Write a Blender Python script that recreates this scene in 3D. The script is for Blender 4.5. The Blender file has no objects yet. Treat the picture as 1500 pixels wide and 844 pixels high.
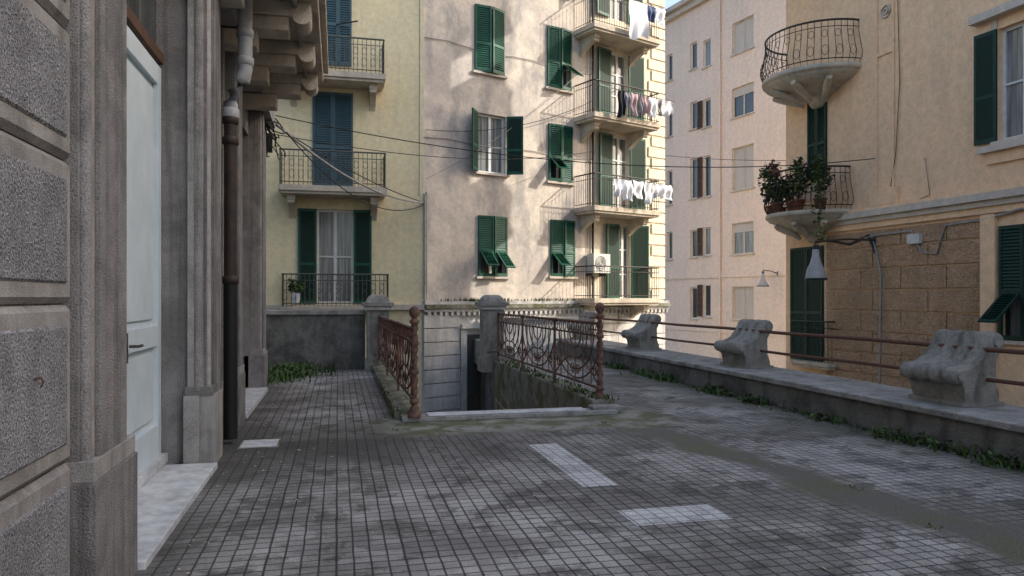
import bpy, math, random
from mathutils import Matrix, Vector
random.seed(7)
R=math.radians
# ------------------------------------------------------------------ survey helpers
H=1.55; F=1080.0; HV=436.0; TH=R(13.3)
CF=Vector((math.sin(TH),math.cos(TH),0)); CR=Vector((math.cos(TH),-math.sin(TH),0))
def ray(u,v):
    return CF+CR*((u-750)/F)+Vector((0,0,1))*((HV-v)/F)
def P(u,v,t): return Vector((0,0,H))+ray(u,v)*t
class Fac:
    def __init__(s,O,r):
        s.O=Vector((O[0],O[1],0)); s.r=Vector((r[0],r[1],0)).normalized()
        s.i=Vector((-s.r.y,s.r.x,0)); s.holes=[]
        s.M=Matrix(((s.r.x,s.i.x,0,s.O.x),(s.r.y,s.i.y,0,s.O.y),(0,0,1,0),(0,0,0,1)))
    def sz(s,u,v,d=0):
        O=s.O-s.i*d; q=ray(u,v)
        det=s.r.x*(-q.y)+q.x*s.r.y
        a=((-O.x)*(-q.y)+q.x*(-O.y))/det
        t=(s.r.x*(-O.y)+s.r.y*O.x)/det
        return a,H+t*q.z
    def rect(s,u0,v0,u1,v1,d=0):
        um=(u0+u1)/2
        return s.sz(u0,v0,d)[0],s.sz(u1,v0,d)[0],s.sz(um,v1,d)[1],s.sz(um,v0,d)[1]
# ------------------------------------------------------------------ mesh builder
class MB:
    def __init__(s): s.v=[];s.f=[];s.m=[];s.sm=[];s.mats=[];s.M=Matrix.Identity(4)
    def mi(s,mat):
        if mat not in s.mats: s.mats.append(mat)
        return s.mats.index(mat)
    def face(s,pts,mat,sm=False,M=None):
        M=M or s.M; b=len(s.v)
        for p in pts: s.v.append((M@Vector(p))[:])
        s.f.append(tuple(range(b,b+len(pts)))); s.m.append(s.mi(mat)); s.sm.append(sm)
    def box(s,a,b,mat,M=None,bev=0):
        M=M or s.M
        x0,y0,z0=[min(a[i],b[i]) for i in range(3)]; x1,y1,z1=[max(a[i],b[i]) for i in range(3)]
        n=len(s.v)
        for p in ((x0,y0,z0),(x1,y0,z0),(x1,y1,z0),(x0,y1,z0),(x0,y0,z1),(x1,y0,z1),(x1,y1,z1),(x0,y1,z1)):
            s.v.append((M@Vector(p))[:])
        for q in ((0,3,2,1),(4,5,6,7),(0,1,5,4),(1,2,6,5),(2,3,7,6),(3,0,4,7)):
            s.f.append(tuple(n+i for i in q)); s.m.append(s.mi(mat)); s.sm.append(False)
    def grid(s,rows,mat,closed=False,sm=True,M=None):
        M=M or s.M; n=len(s.v); c=len(rows[0]); k=s.mi(mat)
        for r in rows:
            for p in r: s.v.append((M@Vector(p))[:])
        for i in range(len(rows)-1):
            for j in range(c if closed else c-1):
                j2=(j+1)%c
                s.f.append((n+i*c+j,n+i*c+j2,n+(i+1)*c+j2,n+(i+1)*c+j)); s.m.append(k); s.sm.append(sm)
    def tube(s,pts,r,mat,seg=6,M=None,closed=False):
        pts=[Vector(p) for p in pts]; rows=[]
        n=len(pts)
        for i,p in enumerate(pts):
            a=pts[i-1] if i>0 else (pts[-1] if closed else p); b=pts[i+1] if i<n-1 else (pts[0] if closed else p)
            t=(b-a)
            if t.length<1e-6: t=Vector((0,0,1))
            t.normalize()
            up=Vector((0,0,1)) if abs(t.z)<.9 else Vector((1,0,0))
            e=t.cross(up).normalized(); g=t.cross(e)
            rr=r[i] if isinstance(r,(list,tuple)) else r
            rows.append([p+e*math.cos(q*2*math.pi/seg)*rr+g*math.sin(q*2*math.pi/seg)*rr for q in range(seg)])
        if closed: rows.append(rows[0])
        s.grid(rows,mat,closed=True,M=M)
        if not closed:
            s.face(rows[0],mat,M=M); s.face(rows[-1],mat,M=M)
    def lathe(s,c,prof,mat,seg=20,M=None,sm=True):
        rows=[[(c[0]+r*math.cos(2*math.pi*k/seg),c[1]+r*math.sin(2*math.pi*k/seg),c[2]+z) for k in range(seg)] for r,z in prof]
        s.grid(rows,mat,closed=True,sm=sm,M=M)
        s.face(rows[0],mat,M=M); s.face(rows[-1],mat,M=M)
def build(mb,name,parent=None,bevel=0):
    if not mb.v: return None
    vs=[Vector(v) for v in mb.v]
    lo=Vector([min(v[i] for v in vs) for i in range(3)]); hi=Vector([max(v[i] for v in vs) for i in range(3)])
    c=(lo+hi)/2
    me=bpy.data.meshes.new(name); me.from_pydata([(v-c)[:] for v in vs],[],mb.f)
    for m in mb.mats: me.materials.append(m)
    me.polygons.foreach_set('material_index',mb.m); me.polygons.foreach_set('use_smooth',mb.sm)
    me.update()
    ob=bpy.data.objects.new(name,me); bpy.context.scene.collection.objects.link(ob)
    ob.location=c
    if bevel:
        w=ob.modifiers.new('weld','WELD'); w.merge_threshold=.0005
        b=ob.modifiers.new('bev','BEVEL'); b.width=bevel; b.segments=2; b.limit_method='ANGLE'; b.angle_limit=R(40)
    if parent:
        ob.parent=parent; ob.location=c-parent.location
    return ob
def empty(name,loc=(0,0,0)):
    e=bpy.data.objects.new(name,None); e.location=loc; e.empty_display_size=.3
    bpy.context.scene.collection.objects.link(e); return e
# ------------------------------------------------------------------ materials
def new(name,rough=.8,spec=.3,metal=0):
    m=bpy.data.materials.new(name); m.use_nodes=True; nt=m.node_tree; b=nt.nodes['Principled BSDF']
    b.inputs['Roughness'].default_value=rough; b.inputs['Metallic'].default_value=metal
    b.inputs['Specular IOR Level'].default_value=spec
    return m,nt,b
def pos(nt,sc=None):
    g=nt.nodes.new('ShaderNodeNewGeometry').outputs['Position']
    if sc:
        mp=nt.nodes.new('ShaderNodeMapping'); mp.inputs['Scale'].default_value=sc; nt.links.new(g,mp.inputs[0]); return mp.outputs[0]
    return g
def noise(nt,p,scale,det=3,rough=.55,dist=0):
    n=nt.nodes.new('ShaderNodeTexNoise'); n.inputs['Scale'].default_value=scale; n.inputs['Detail'].default_value=det
    n.inputs['Roughness'].default_value=rough; n.inputs['Distortion'].default_value=dist
    nt.links.new(p,n.inputs['Vector']); return n.outputs['Fac']
def mr(nt,f,a,b,c=0,d=1):
    n=nt.nodes.new('ShaderNodeMapRange'); n.inputs[1].default_value=a; n.inputs[2].default_value=b; n.inputs[3].default_value=c; n.inputs[4].default_value=d
    nt.links.new(f,n.inputs[0]); return n.outputs[0]
def mth(nt,op,a,b=None,c=None):
    n=nt.nodes.new('ShaderNodeMath'); n.operation=op
    for k,x in enumerate((a,b,c)):
        if x is None: continue
        if isinstance(x,(int,float)): n.inputs[k].default_value=x
        else: nt.links.new(x,n.inputs[k])
    return n.outputs[0]
def mix(nt,f,a,b,mode='MIX'):
    n=nt.nodes.new('ShaderNodeMix'); n.data_type='RGBA'; n.blend_type=mode
    for k,x in ((0,f),(6,a),(7,b)):
        if isinstance(x,(int,float)): n.inputs[k].default_value=x
        elif isinstance(x,tuple): n.inputs[k].default_value=(*x,1)
        else: nt.links.new(x,n.inputs[k])
    return n.outputs[2]
def bump(nt,b,h,st,dist=.02):
    n=nt.nodes.new('ShaderNodeBump'); n.inputs['Strength'].default_value=st; n.inputs['Distance'].default_value=dist
    nt.links.new(h,n.inputs['Height']); nt.links.new(n.outputs[0],b.inputs['Normal'])
def plaster(name,c1,c2,c3,s=.5,streak=.5,patch=(.45,.6),fine=45,bs=.3,bd=.01,rough=.92,streaks=(1.6,1.6,.18),st=(.5,.75),speck=(.86,1.1),ss=1.3):
    m,nt,b=new(name,rough,.15); p=pos(nt)
    c=mix(nt,mr(nt,noise(nt,p,s,5,.65,.4),*patch),c1,c2)
    k=mth(nt,'MULTIPLY',mr(nt,noise(nt,pos(nt,streaks),ss,4,.65),*st),streak)
    c=mix(nt,k,c,c3)
    f=noise(nt,p,fine,2,.7); g=noise(nt,p,7,3,.7)
    fr=mr(nt,f,.3,.7)
    c=mix(nt,1.0,c,mix(nt,fr,(speck[0],)*3,(speck[1],)*3),'MULTIPLY')
    c=mix(nt,1.0,c,mix(nt,mr(nt,g,.3,.7),(.85,.85,.85),(1.06,1.06,1.06)),'MULTIPLY')
    nt.links.new(c,b.inputs['Base Color'])
    bump(nt,b,mth(nt,'ADD',f,mth(nt,'MULTIPLY',g,1.5)),bs,bd); return m
def simple(name,c,c2=None,rough=.6,spec=.3,metal=0,s=6,bs=0):
    m,nt,b=new(name,rough,spec,metal); p=pos(nt)
    c2=c2 or tuple(x*.7 for x in c)
    f=noise(nt,p,s,3,.65)
    nt.links.new(mix(nt,mr(nt,f,.35,.68),c,c2),b.inputs['Base Color'])
    if bs: bump(nt,b,noise(nt,p,s*8,2,.7),bs,.005)
    return m
M_yel=plaster('yellow_plaster',(.86,.73,.45),(.80,.69,.44),(.58,.51,.37),s=.35,streak=.45)
M_gry=plaster('weathered_plaster',(.68,.59,.49),(.54,.475,.41),(.30,.285,.27),s=.6,streak=.65,patch=(.45,.56),streaks=(1.0,1.0,.5),bs=.35,st=(.5,.64))
M_cream=plaster('cream_plaster',(.72,.64,.49),(.64,.58,.46),(.38,.35,.30),s=.6,streak=.4)
M_pink=plaster('pink_plaster',(.82,.64,.52),(.78,.62,.51),(.62,.49,.41),s=.3,streak=.4,bs=.15)
M_peach=plaster('peach_plaster',(.88,.60,.37),(.84,.58,.37),(.60,.43,.29),s=.4,streak=.4,bs=.2)
M_brown=plaster('brown_roughcast',(.50,.33,.20),(.40,.27,.165),(.23,.165,.11),s=.9,streak=.4,fine=26,bs=1.,bd=.04,speck=(.6,1.25))
M_trim=plaster('stone_trim',(.62,.54,.44),(.56,.49,.42),(.30,.27,.24),s=1.2,streak=.5)
M_stone=plaster('pale_stone',(.62,.60,.56),(.52,.50,.475),(.16,.155,.15),s=1.6,streak=.75,bs=.5)
M_rough=plaster('granite_roughcast',(.37,.365,.37),(.30,.295,.30),(.16,.155,.16),s=1.8,streak=.45,fine=80,bs=1.0,bd=.035,speck=(.32,1.6),streaks=(2,2,.7))
M_smooth=plaster('cement_margin',(.38,.36,.34),(.29,.275,.26),(.12,.11,.105),s=2.6,streak=.65,fine=120,bs=.5,bd=.015,speck=(.72,1.15),streaks=(5,5,.4))
M_pil=plaster('weathered_pilaster',(.30,.285,.275),(.22,.208,.20),(.09,.085,.08),s=2.4,streak=.75,fine=100,bs=.8,bd=.02,speck=(.62,1.25),streaks=(7,7,.25),st=(.48,.7))
M_dark=plaster('mossy_dark_wall',(.20,.195,.18),(.12,.12,.112),(.045,.05,.035),s=2.,streak=.85,bs=.8,bd=.02,streaks=(2,2,.6))
M_curb=plaster('mossy_curb',(.26,.25,.21),(.135,.14,.075),(.06,.07,.03),s=3.,streak=.6,bs=.8,bd=.02)
M_conc=plaster('concrete_top',(.37,.36,.335),(.26,.255,.235),(.10,.10,.075),s=2.5,streak=.7,bs=.6,bd=.015,streaks=(3,3,3),speck=(.75,1.15))
M_scroll=plaster('granolithic_stone',(.46,.44,.39),(.35,.335,.30),(.13,.12,.10),s=4.,streak=.65,fine=110,bs=1.,bd=.025,streaks=(4,4,1),speck=(.6,1.25),st=(.5,.68))
M_balc=plaster('balcony_stone',(.60,.52,.41),(.50,.44,.36),(.20,.18,.15),s=2.,streak=.6,bs=.4)
M_lintel=plaster('balcony_soffit_stone',(.62,.54,.43),(.50,.44,.36),(.24,.21,.17),s=2.,streak=.6,bs=.5)
M_green=simple('green_shutter_paint',(.010,.09,.052),(.006,.052,.035),rough=.5,s=3)
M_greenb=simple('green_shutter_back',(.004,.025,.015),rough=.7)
M_dgreen=simple('dark_green_paint',(.008,.04,.028),(.006,.028,.022),rough=.5,s=3)
M_blue=simple('blue_green_shutter',(.06,.115,.135),(.045,.085,.10),rough=.55,s=3)
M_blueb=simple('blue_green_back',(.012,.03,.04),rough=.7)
M_iron=simple('dark_iron',(.03,.03,.03),(.06,.04,.03),rough=.55,s=12)
M_giron=simple('greenish_iron',(.08,.11,.095),(.10,.08,.065),rough=.6,s=12)
M_rust=simple('rusty_iron',(.21,.11,.08),(.07,.048,.04),rough=.85,s=16,bs=.6)
M_rustd=simple('dark_rusty_iron',(.11,.055,.042),(.15,.075,.05),rough=.8,s=20,bs=.5)
M_white=simple('white_frame_paint',(.74,.73,.69),(.6,.59,.55),rough=.5,s=5)
M_door=simple('pale_door_paint',(.58,.655,.69),(.48,.555,.59),rough=.42,s=2.2,bs=.05)
M_marble=simple('marble_sill',(.60,.61,.61),(.36,.365,.37),rough=.5,s=7,bs=.1)
M_wht=simple('white_sheet',(.80,.80,.82),(.70,.71,.75),rough=.9,s=4)
M_cl1=simple('red_cloth',(.40,.10,.10),rough=.9); M_cl2=simple('black_cloth',(.02,.02,.025),rough=.9)
M_cl3=simple('grey_cloth',(.3,.3,.33),rough=.9); M_cl4=simple('pink_cloth',(.50,.36,.37),rough=.9); M_cl5=simple('blue_cloth',(.10,.14,.25),rough=.9)
M_pipeg=simple('grey_pvc_pipe',(.37,.38,.39),(.27,.28,.29),rough=.5,s=5)
M_pipeb=simple('brown_cast_iron_pipe',(.05,.03,.024),(.024,.018,.018),rough=.6,s=9,bs=.3)
M_black=simple('black_rubber',(.012,.012,.012),rough=.6)
M_cable=simple('black_cable',(.03,.03,.03),rough=.7); M_cableg=simple('grey_cable',(.35,.34,.32),rough=.7)
M_terra=simple('terracotta',(.30,.11,.06),(.2,.08,.05),rough=.8)
M_leaf=simple('leaf_green',(.07,.13,.028),(.035,.075,.016),rough=.6,s=9)
M_leafd=simple('dark_leaf',(.035,.06,.02),(.05,.035,.025),rough=.6,s=9)
M_dry=simple('dry_leaf',(.30,.22,.12),(.5,.45,.36),rough=.9,s=30)
M_inner=simple('dark_interior',(.02,.018,.016),rough=.9)
M_int=simple('core_masonry',(.3,.26,.22),rough=.9)
M_lampw=simple('lamp_shade_enamel',(.36,.36,.35),(.26,.26,.26),rough=.35,s=8)
M_ac=simple('ac_casing',(.62,.61,.56),(.5,.5,.47),rough=.5)
M_street=plaster('street_asphalt',(.06,.06,.06),(.05,.05,.05),(.035,.035,.035),s=.6,streak=.2)
def glassm(name,c,c2,rough=.06):
    m,nt,b=new(name,rough,.6)
    w=noise(nt,pos(nt,(9,9,.4)),2,3)
    nt.links.new(mix(nt,mr(nt,w,.35,.65),c,c2),b.inputs['Base Color']); return m
M_glass=glassm('window_glass',(.03,.035,.04),(.06,.065,.07))
M_curt=glassm('curtained_glass',(.28,.285,.28),(.10,.11,.11),.12)
M_blind=simple('roller_blind',(.52,.46,.40),(.46,.41,.36),rough=.7,s=2)
M_brn=simple('brown_shutter_paint',(.10,.055,.035),rough=.6)
def paving(name,zone=True,light=None):
    m,nt,b=new(name,.75,.3); p=pos(nt)
    wob=noise(nt,p,3,2)
    sep=nt.nodes.new('ShaderNodeSeparateXYZ'); nt.links.new(p,sep.inputs[0]); X,Y=sep.outputs[0],sep.outputs[1]
    def cells(sc,off=0):
        fx=mth(nt,'MULTIPLY_ADD',X,1/sc,off); fy=mth(nt,'MULTIPLY_ADD',Y,1/sc,off)
        fx=mth(nt,'ADD',fx,mth(nt,'MULTIPLY',wob,.16*.1/sc)); fy=mth(nt,'ADD',fy,mth(nt,'MULTIPLY',wob,.16*.1/sc))
        ex=mth(nt,'ABSOLUTE',mth(nt,'SUBTRACT',mth(nt,'FRACT',fx),.5)); ey=mth(nt,'ABSOLUTE',mth(nt,'SUBTRACT',mth(nt,'FRACT',fy),.5))
        cb=nt.nodes.new('ShaderNodeCombineXYZ'); nt.links.new(mth(nt,'FLOOR',fx),cb.inputs[0]); nt.links.new(mth(nt,'FLOOR',fy),cb.inputs[1])
        wn=nt.nodes.new('ShaderNodeTexWhiteNoise'); wn.noise_dimensions='3D'; nt.links.new(cb.outputs[0],wn.inputs['Vector'])
        return mth(nt,'MAXIMUM',ex,ey),wn.outputs['Value']
    e,r=cells(.1); E,RR=cells(.4)
    line=mth(nt,'MAXIMUM',mr(nt,e,.42,.475),mr(nt,E,.476,.491))
    big=noise(nt,p,.6,5,.68,.6); med=noise(nt,p,2.3,5,.72,.4); fin=noise(nt,p,60,3,.7)
    if light:
        c=mix(nt,r,light[0],light[1])
    else:
        t=mth(nt,'ADD',mth(nt,'MULTIPLY',r,.45),mth(nt,'MULTIPLY',RR,.55))
        c=mix(nt,t,(.235,.225,.212),(.44,.425,.40))
        c=mix(nt,mth(nt,'MULTIPLY',mr(nt,big,.45,.57),.66),c,(.098,.092,.085))
    c=mix(nt,mth(nt,'MULTIPLY',mr(nt,med,.51,.60),.72 if not light else .3),c,(.065,.061,.053))
    c=mix(nt,1.0,c,mix(nt,mr(nt,fin,.3,.7),(.66,.66,.66),(1.25,1.25,1.25)),'MULTIPLY')
    jm=mth(nt,'MULTIPLY',line,mr(nt,med,.2,.55,.7,1.0))
    c=mix(nt,mth(nt,'MULTIPLY',jm,.55 if light else .96),c,(.024,.024,.020))
    hgt=mth(nt,'SUBTRACT',1,line)
    if zone:
        xb=mth(nt,'MULTIPLY_ADD',Y,-.16,3.4+8.8*.16)
        wv=mth(nt,'MULTIPLY',mth(nt,'SUBTRACT',noise(nt,p,.9,3),.5),.9)
        d=mth(nt,'ABSOLUTE',mth(nt,'ADD',mth(nt,'SUBTRACT',X,xb),wv))
        band=mr(nt,d,.36,.16)
        asp=mix(nt,mr(nt,noise(nt,p,1.8,4,.7),.45,.6),(.085,.08,.072),(.075,.08,.036))
        asp=mix(nt,mr(nt,fin,.4,.7),asp,(.16,.15,.125))
        c=mix(nt,band,c,asp)
        wv2=mth(nt,'MULTIPLY',mth(nt,'SUBTRACT',noise(nt,p,2.2,3),.5),.5)
        Y2=mth(nt,'ADD',Y,wv2); X2=mth(nt,'ADD',X,wv2)
        z1=mth(nt,'MULTIPLY',mth(nt,'MULTIPLY',mr(nt,Y2,8.15,8.3),mr(nt,Y2,9.6,9.5)),mth(nt,'MULTIPLY',mr(nt,X2,.25,.55),mr(nt,X2,4.3,4.0)))
        cc=mix(nt,mr(nt,med,.42,.56),(.26,.255,.22),(.10,.11,.055))
        cc=mix(nt,1.0,cc,mix(nt,fin,(.7,.7,.7),(1.25,1.25,1.25)),'MULTIPLY')
        c=mix(nt,z1,c,cc)
        dirt=mth(nt,'MULTIPLY',mr(nt,mth(nt,'ADD',X,wv2),5.2,6.1),.85)
        c=mix(nt,dirt,c,(.045,.052,.026))
        dirt2=mth(nt,'MULTIPLY',mth(nt,'MULTIPLY',mr(nt,Y2,7.0,8.2),mr(nt,Y2,10.2,8.8)),mth(nt,'MULTIPLY',mr(nt,X2,.9,.3),.65))
        c=mix(nt,dirt2,c,(.042,.042,.033))
        dirt3=mth(nt,'MULTIPLY',mth(nt,'MULTIPLY',mr(nt,Y2,6.0,7.2),mr(nt,Y2,8.5,8.2)),mth(nt,'MULTIPLY',mr(nt,X2,3.0,1.6),.62))
        c=mix(nt,dirt3,c,(.045,.043,.038))
        # grime along the house front
        dirt4=mth(nt,'MULTIPLY',mr(nt,X2,-.35,-1.0),.5)
        c=mix(nt,dirt4,c,(.06,.056,.048))
        mk=mth(nt,'SUBTRACT',1,mth(nt,'MAXIMUM',band,z1)); hgt=mth(nt,'MULTIPLY',hgt,mk)
    nt.links.new(c,b.inputs['Base Color'])
    bump(nt,b,mth(nt,'ADD',hgt,mth(nt,'ADD',mth(nt,'MULTIPLY',fin,.35),mth(nt,'MULTIPLY',med,.8))),.6,.012)
    return m
M_pave=paving('scored_paving_tiles'); M_pavel=paving('pale_repair_tiles',False,((.48,.48,.475),(.58,.58,.57)))
# ------------------------------------------------------------------ generic parts
def wall(mb,fac,s0,s1,z0,z1,mat,depth=.25,holes=None):
    hs=holes if holes is not None else fac.holes
    hs=[(max(a,s0),min(b,s1),max(c,z0),min(d,z1)) for a,b,c,d in hs if a<s1 and b>s0 and c<z1 and d>z0]
    xs=sorted({s0,s1,*[h[0] for h in hs],*[h[1] for h in hs]}); zs=sorted({z0,z1,*[h[2] for h in hs],*[h[3] for h in hs]})
    for i in range(len(xs)-1):
        for j in range(len(zs)-1):
            xm=(xs[i]+xs[i+1])/2; zm=(zs[j]+zs[j+1])/2
            if any(a<xm<b and c<zm<d for a,b,c,d in hs): continue
            mb.face([(xs[i],0,zs[j]),(xs[i+1],0,zs[j]),(xs[i+1],0,zs[j+1]),(xs[i],0,zs[j+1])],mat,M=fac.M)
    for a,b,c,d in hs:
        for q in (((a,0,c),(a,depth,c),(a,depth,d),(a,0,d)),((b,0,c),(b,0,d),(b,depth,d),(b,depth,c)),
                  ((a,0,c),(b,0,c),(b,depth,c),(a,depth,c)),((a,0,d),(a,depth,d),(b,depth,d),(b,0,d))):
            mb.face(q,mat,M=fac.M)
def leaf(mb,M,w,h,mat,back,flap=0,sg=1,pitch=.06):
    st=.055; th=.022
    mb.box((0,-th,0),(st,th,h),mat,M); mb.box((w-st,-th,0),(w,th,h),mat,M)
    mb.box((st,-th,h-.07),(w-st,th,h),mat,M); mb.box((st,-th,0),(w-st,th,.09),mat,M)
    zm=h*.42
    mb.box((st,-th,zm-.035),(w-st,th,zm+.035),mat,M)
    def slats(M2,za,zb,a,b):
        n=max(2,int((zb-za)/pitch)); p=(zb-za)/n
        for k in range(n):
            z=za+k*p
            mb.face([(a,-.018*sg,z),(b,-.018*sg,z),(b,.012*sg,z+p*.95),(a,.012*sg,z+p*.95)],mat,M=M2)
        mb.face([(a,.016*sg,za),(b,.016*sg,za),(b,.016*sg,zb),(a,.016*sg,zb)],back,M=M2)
    slats(M,zm+.035,h-.07,st,w-st)
    if flap:
        M2=M@Matrix.Translation((0,-.02*sg,zm-.035))@Matrix.Rotation(-R(flap)*sg,4,'X')
        L=zm-.035-.09
        M3=M2@Matrix.Translation((0,0,-L))
        mb.box((st,-.015,0),(st+.04,.015,L),mat,M3); mb.box((w-st-.04,-.015,0),(w-st,.015,L),mat,M3); mb.box((st+.04,-.015,0),(w-st-.04,.015,.05),mat,M3)
        slats(M3,.05,L,st+.04,w-st-.04)
    else: slats(M,.09,zm-.035,st,w-st)
def frame(mf,mg,fac,s0,s1,z0,z1,gl,fm=None,d=.14,nv=1,nh=0,fw=.06):
    fm=fm or M_white
    M=fac.M
    mf.box((s0,d-.03,z0),(s0+fw,d+.03,z1),fm,M); mf.box((s1-fw,d-.03,z0),(s1,d+.03,z1),fm,M)
    mf.box((s0+fw,d-.03,z0),(s1-fw,d+.03,z0+fw),fm,M); mf.box((s0+fw,d-.03,z1-fw),(s1-fw,d+.03,z1),fm,M)
    for k in range(nv):
        c=s0+(s1-s0)*(k+1)/(nv+1); mf.box((c-.04,d-.034,z0+fw),(c+.04,d+.026,z1-fw),fm,M)
    for k in range(nh):
        c=z0+(z1-z0)*(k+1)/(nh+1); mf.box((s0+fw,d-.028,c-.02),(s1-fw,d+.022,c+.02),fm,M)
    mg.face([(s0,d+.01,z0),(s1,d+.01,z0),(s1,d+.01,z1),(s0,d+.01,z1)],gl,M=M)
class Bld:
    def __init__(s,fac,col=None,back=None):
        s.f=fac; s.wall=MB(); s.sh=MB(); s.fr=MB(); s.gl=MB(); s.bal=MB(); s.rail=MB(); s.trim=MB()
        s.c=col or M_green; s.b=back or M_greenb
    def win(s,u0,v0,u1,v1,ang=(0,0),flap=(0,0),gl=None,rect=None,sill=True,nv=1,nh=0,shut=True,lw=None,surround=False,fm=None):
        s0,s1,z0,z1=rect or s.f.rect(u0,v0,u1,v1); f=s.f
        f.holes.append((s0,s1,z0,z1))
        frame(s.fr,s.gl,f,s0,s1,z0,z1,gl or M_glass,nv=nv,nh=nh,fm=fm)
        if shut:
            w=(lw or (s1-s0)/2)-.004; h=z1-z0
            if ang[0] is not None:
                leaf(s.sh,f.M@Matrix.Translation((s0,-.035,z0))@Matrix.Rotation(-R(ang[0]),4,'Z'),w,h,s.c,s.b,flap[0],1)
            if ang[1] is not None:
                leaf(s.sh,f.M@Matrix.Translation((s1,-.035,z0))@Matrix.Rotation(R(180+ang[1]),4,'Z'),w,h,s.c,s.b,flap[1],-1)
        if sill: s.trim.box((s0-.08,-.09,z0-.07),(s1+.08,.02,z0-.004),M_trim,f.M)
        if surround:
            s.trim.box((s0-.14,-.03,z0),(s0-.002,.0,z1),M_trim,f.M); s.trim.box((s1+.002,-.03,z0),(s1+.14,.0,z1),M_trim,f.M)
            s.trim.box((s0-.16,-.05,z1+.002),(s1+.16,.0,z1+.16),M_trim,f.M)
        return s0,s1,z0,z1
    def balcony(s,s0,s1,zf,proj,rh=1.0,mat=None,iron=None,th=.14,br=True,pitch=.11,deco=True,brs=None):
        mat=mat or M_balc; iron=iron or M_iron; M=s.f.M; B=s.bal; Rr=s.rail
        B.box((s0,-proj,zf-th),(s1,-.003,zf),mat,M); B.box((s0+.05,-proj+.05,zf-th-.07),(s1-.05,-.003,zf-th-.002),mat,M)
        if br:
            for c in (brs or (s0+.3,s1-.3)):
                B.box((c-.1,-proj*.75,zf-th-.2),(c+.1,-.003,zf-th-.072),mat,M)
                rows=[]
                for k in range(9):
                    q=k/8; y=-proj*.72*(1-q)**1.6; z=zf-th-.2-q*.42
                    rows.append([(c-.08,y-.02,z),(c+.08,y-.02,z)])
                B.grid(rows,mat,M=M)
                for sx in (-.08,.08):
                    B.face([(c+sx,-.003,zf-th-.2)]+[(c+sx,r[0][1],r[0][2]) for r in rows]+[(c+sx,-.003,zf-th-.62)],mat,M=M)
                B.tube([(c-.09,-proj*.66,zf-th-.25),(c+.09,-proj*.66,zf-th-.25)],.06,mat,8,M)
        path=[(s0+.04,-.02),(s0+.04,-proj+.05),(s1-.04,-proj+.05),(s1-.04,-.02)]
        for (a,b) in zip(path[:-1],path[1:]):
            Rr.tube([(a[0],a[1],zf+rh),(b[0],b[1],zf+rh)],.022,iron,6,M); Rr.tube([(a[0],a[1],zf+.08),(b[0],b[1],zf+.08)],.012,iron,4,M)
            Rr.tube([(a[0],a[1],zf+rh-.16),(b[0],b[1],zf+rh-.16)],.01,iron,4,M)
            L=math.hypot(b[0]-a[0],b[1]-a[1]); n=max(2,int(L/pitch))
            for k in range(n+1):
                x=a[0]+(b[0]-a[0])*k/n; y=a[1]+(b[1]-a[1])*k/n
                Rr.tube([(x,y,zf),(x,y,zf+rh)],.008,iron,4,M)
                if deco and k<n and k%2==0:
                    x2=a[0]+(b[0]-a[0])*(k+1)/n; y2=a[1]+(b[1]-a[1])*(k+1)/n
                    cx,cy=(x+x2)/2,(y+y2)/2; hx,hy=(x2-x)/2,(y2-y)/2
                    for zc,rz in ((zf+.28,.12),(zf+rh-.32,.1)):
                        Rr.tube([(cx+hx*math.cos(t*math.pi/4),cy+hy*math.cos(t*math.pi/4),zc+rz*math.sin(t*math.pi/4)) for t in range(8)],.007,iron,4,M,closed=True)
    def finish(s,name):
        e=empty(name,s.f.O)
        for mb,n in ((s.wall,'walls'),(s.sh,'shutters'),(s.fr,'window_frames'),(s.gl,'window_glass'),(s.bal,'balcony_slabs'),(s.rail,'balcony_railings'),(s.trim,'stone_trim')):
            build(mb,n,e)
        return e
HT=13.0
# ================================================================== YELLOW BUILDING
fy=Fac((2.27,20.0),(1,0)); B=Bld(fy,M_green,M_greenb)
s=B.win(464,307,518,445,ang=(176,176),gl=M_curt,sill=False,nh=1)
B.trim.box((-7,-.14,1.22),(.0,-.002,1.36),M_trim,fy.M)
B.c,B.b=M_blue,M_blueb
B.win(458,136,517,275,sill=False); B.win(475,-45,515,97,rect=None,sill=False)
a=fy.rect(411,403,571,450,.5); B.balcony(a[0],a[1],a[2]+.02,.55,a[3]-a[2],iron=M_giron,th=.08,br=False)
a=fy.rect(407,221,567,272,.85); B.balcony(a[0],a[1],a[2],.85,a[3]-a[2],iron=M_giron)
a=fy.rect(409,52,565,103,.85); B.balcony(a[0],a[1],a[2],.85,a[3]-a[2],iron=M_giron)
wall(B.wall,fy,-9,0,-5,HT,M_yel); B.wall.box((-9,.4,-5),(-.0,8,HT),M_int,fy.M)
B.trim.tube([(.02,-.06,-4),(.02,-.06,4.3),(.0,-.06,4.35)],.03,M_cableg,6,fy.M)
B.trim.tube([(-.12,-.015,4.3),(-.1,-.015,HT)],.012,M_cableg,4,fy.M)
B.finish('yellow_apartment_building')
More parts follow.
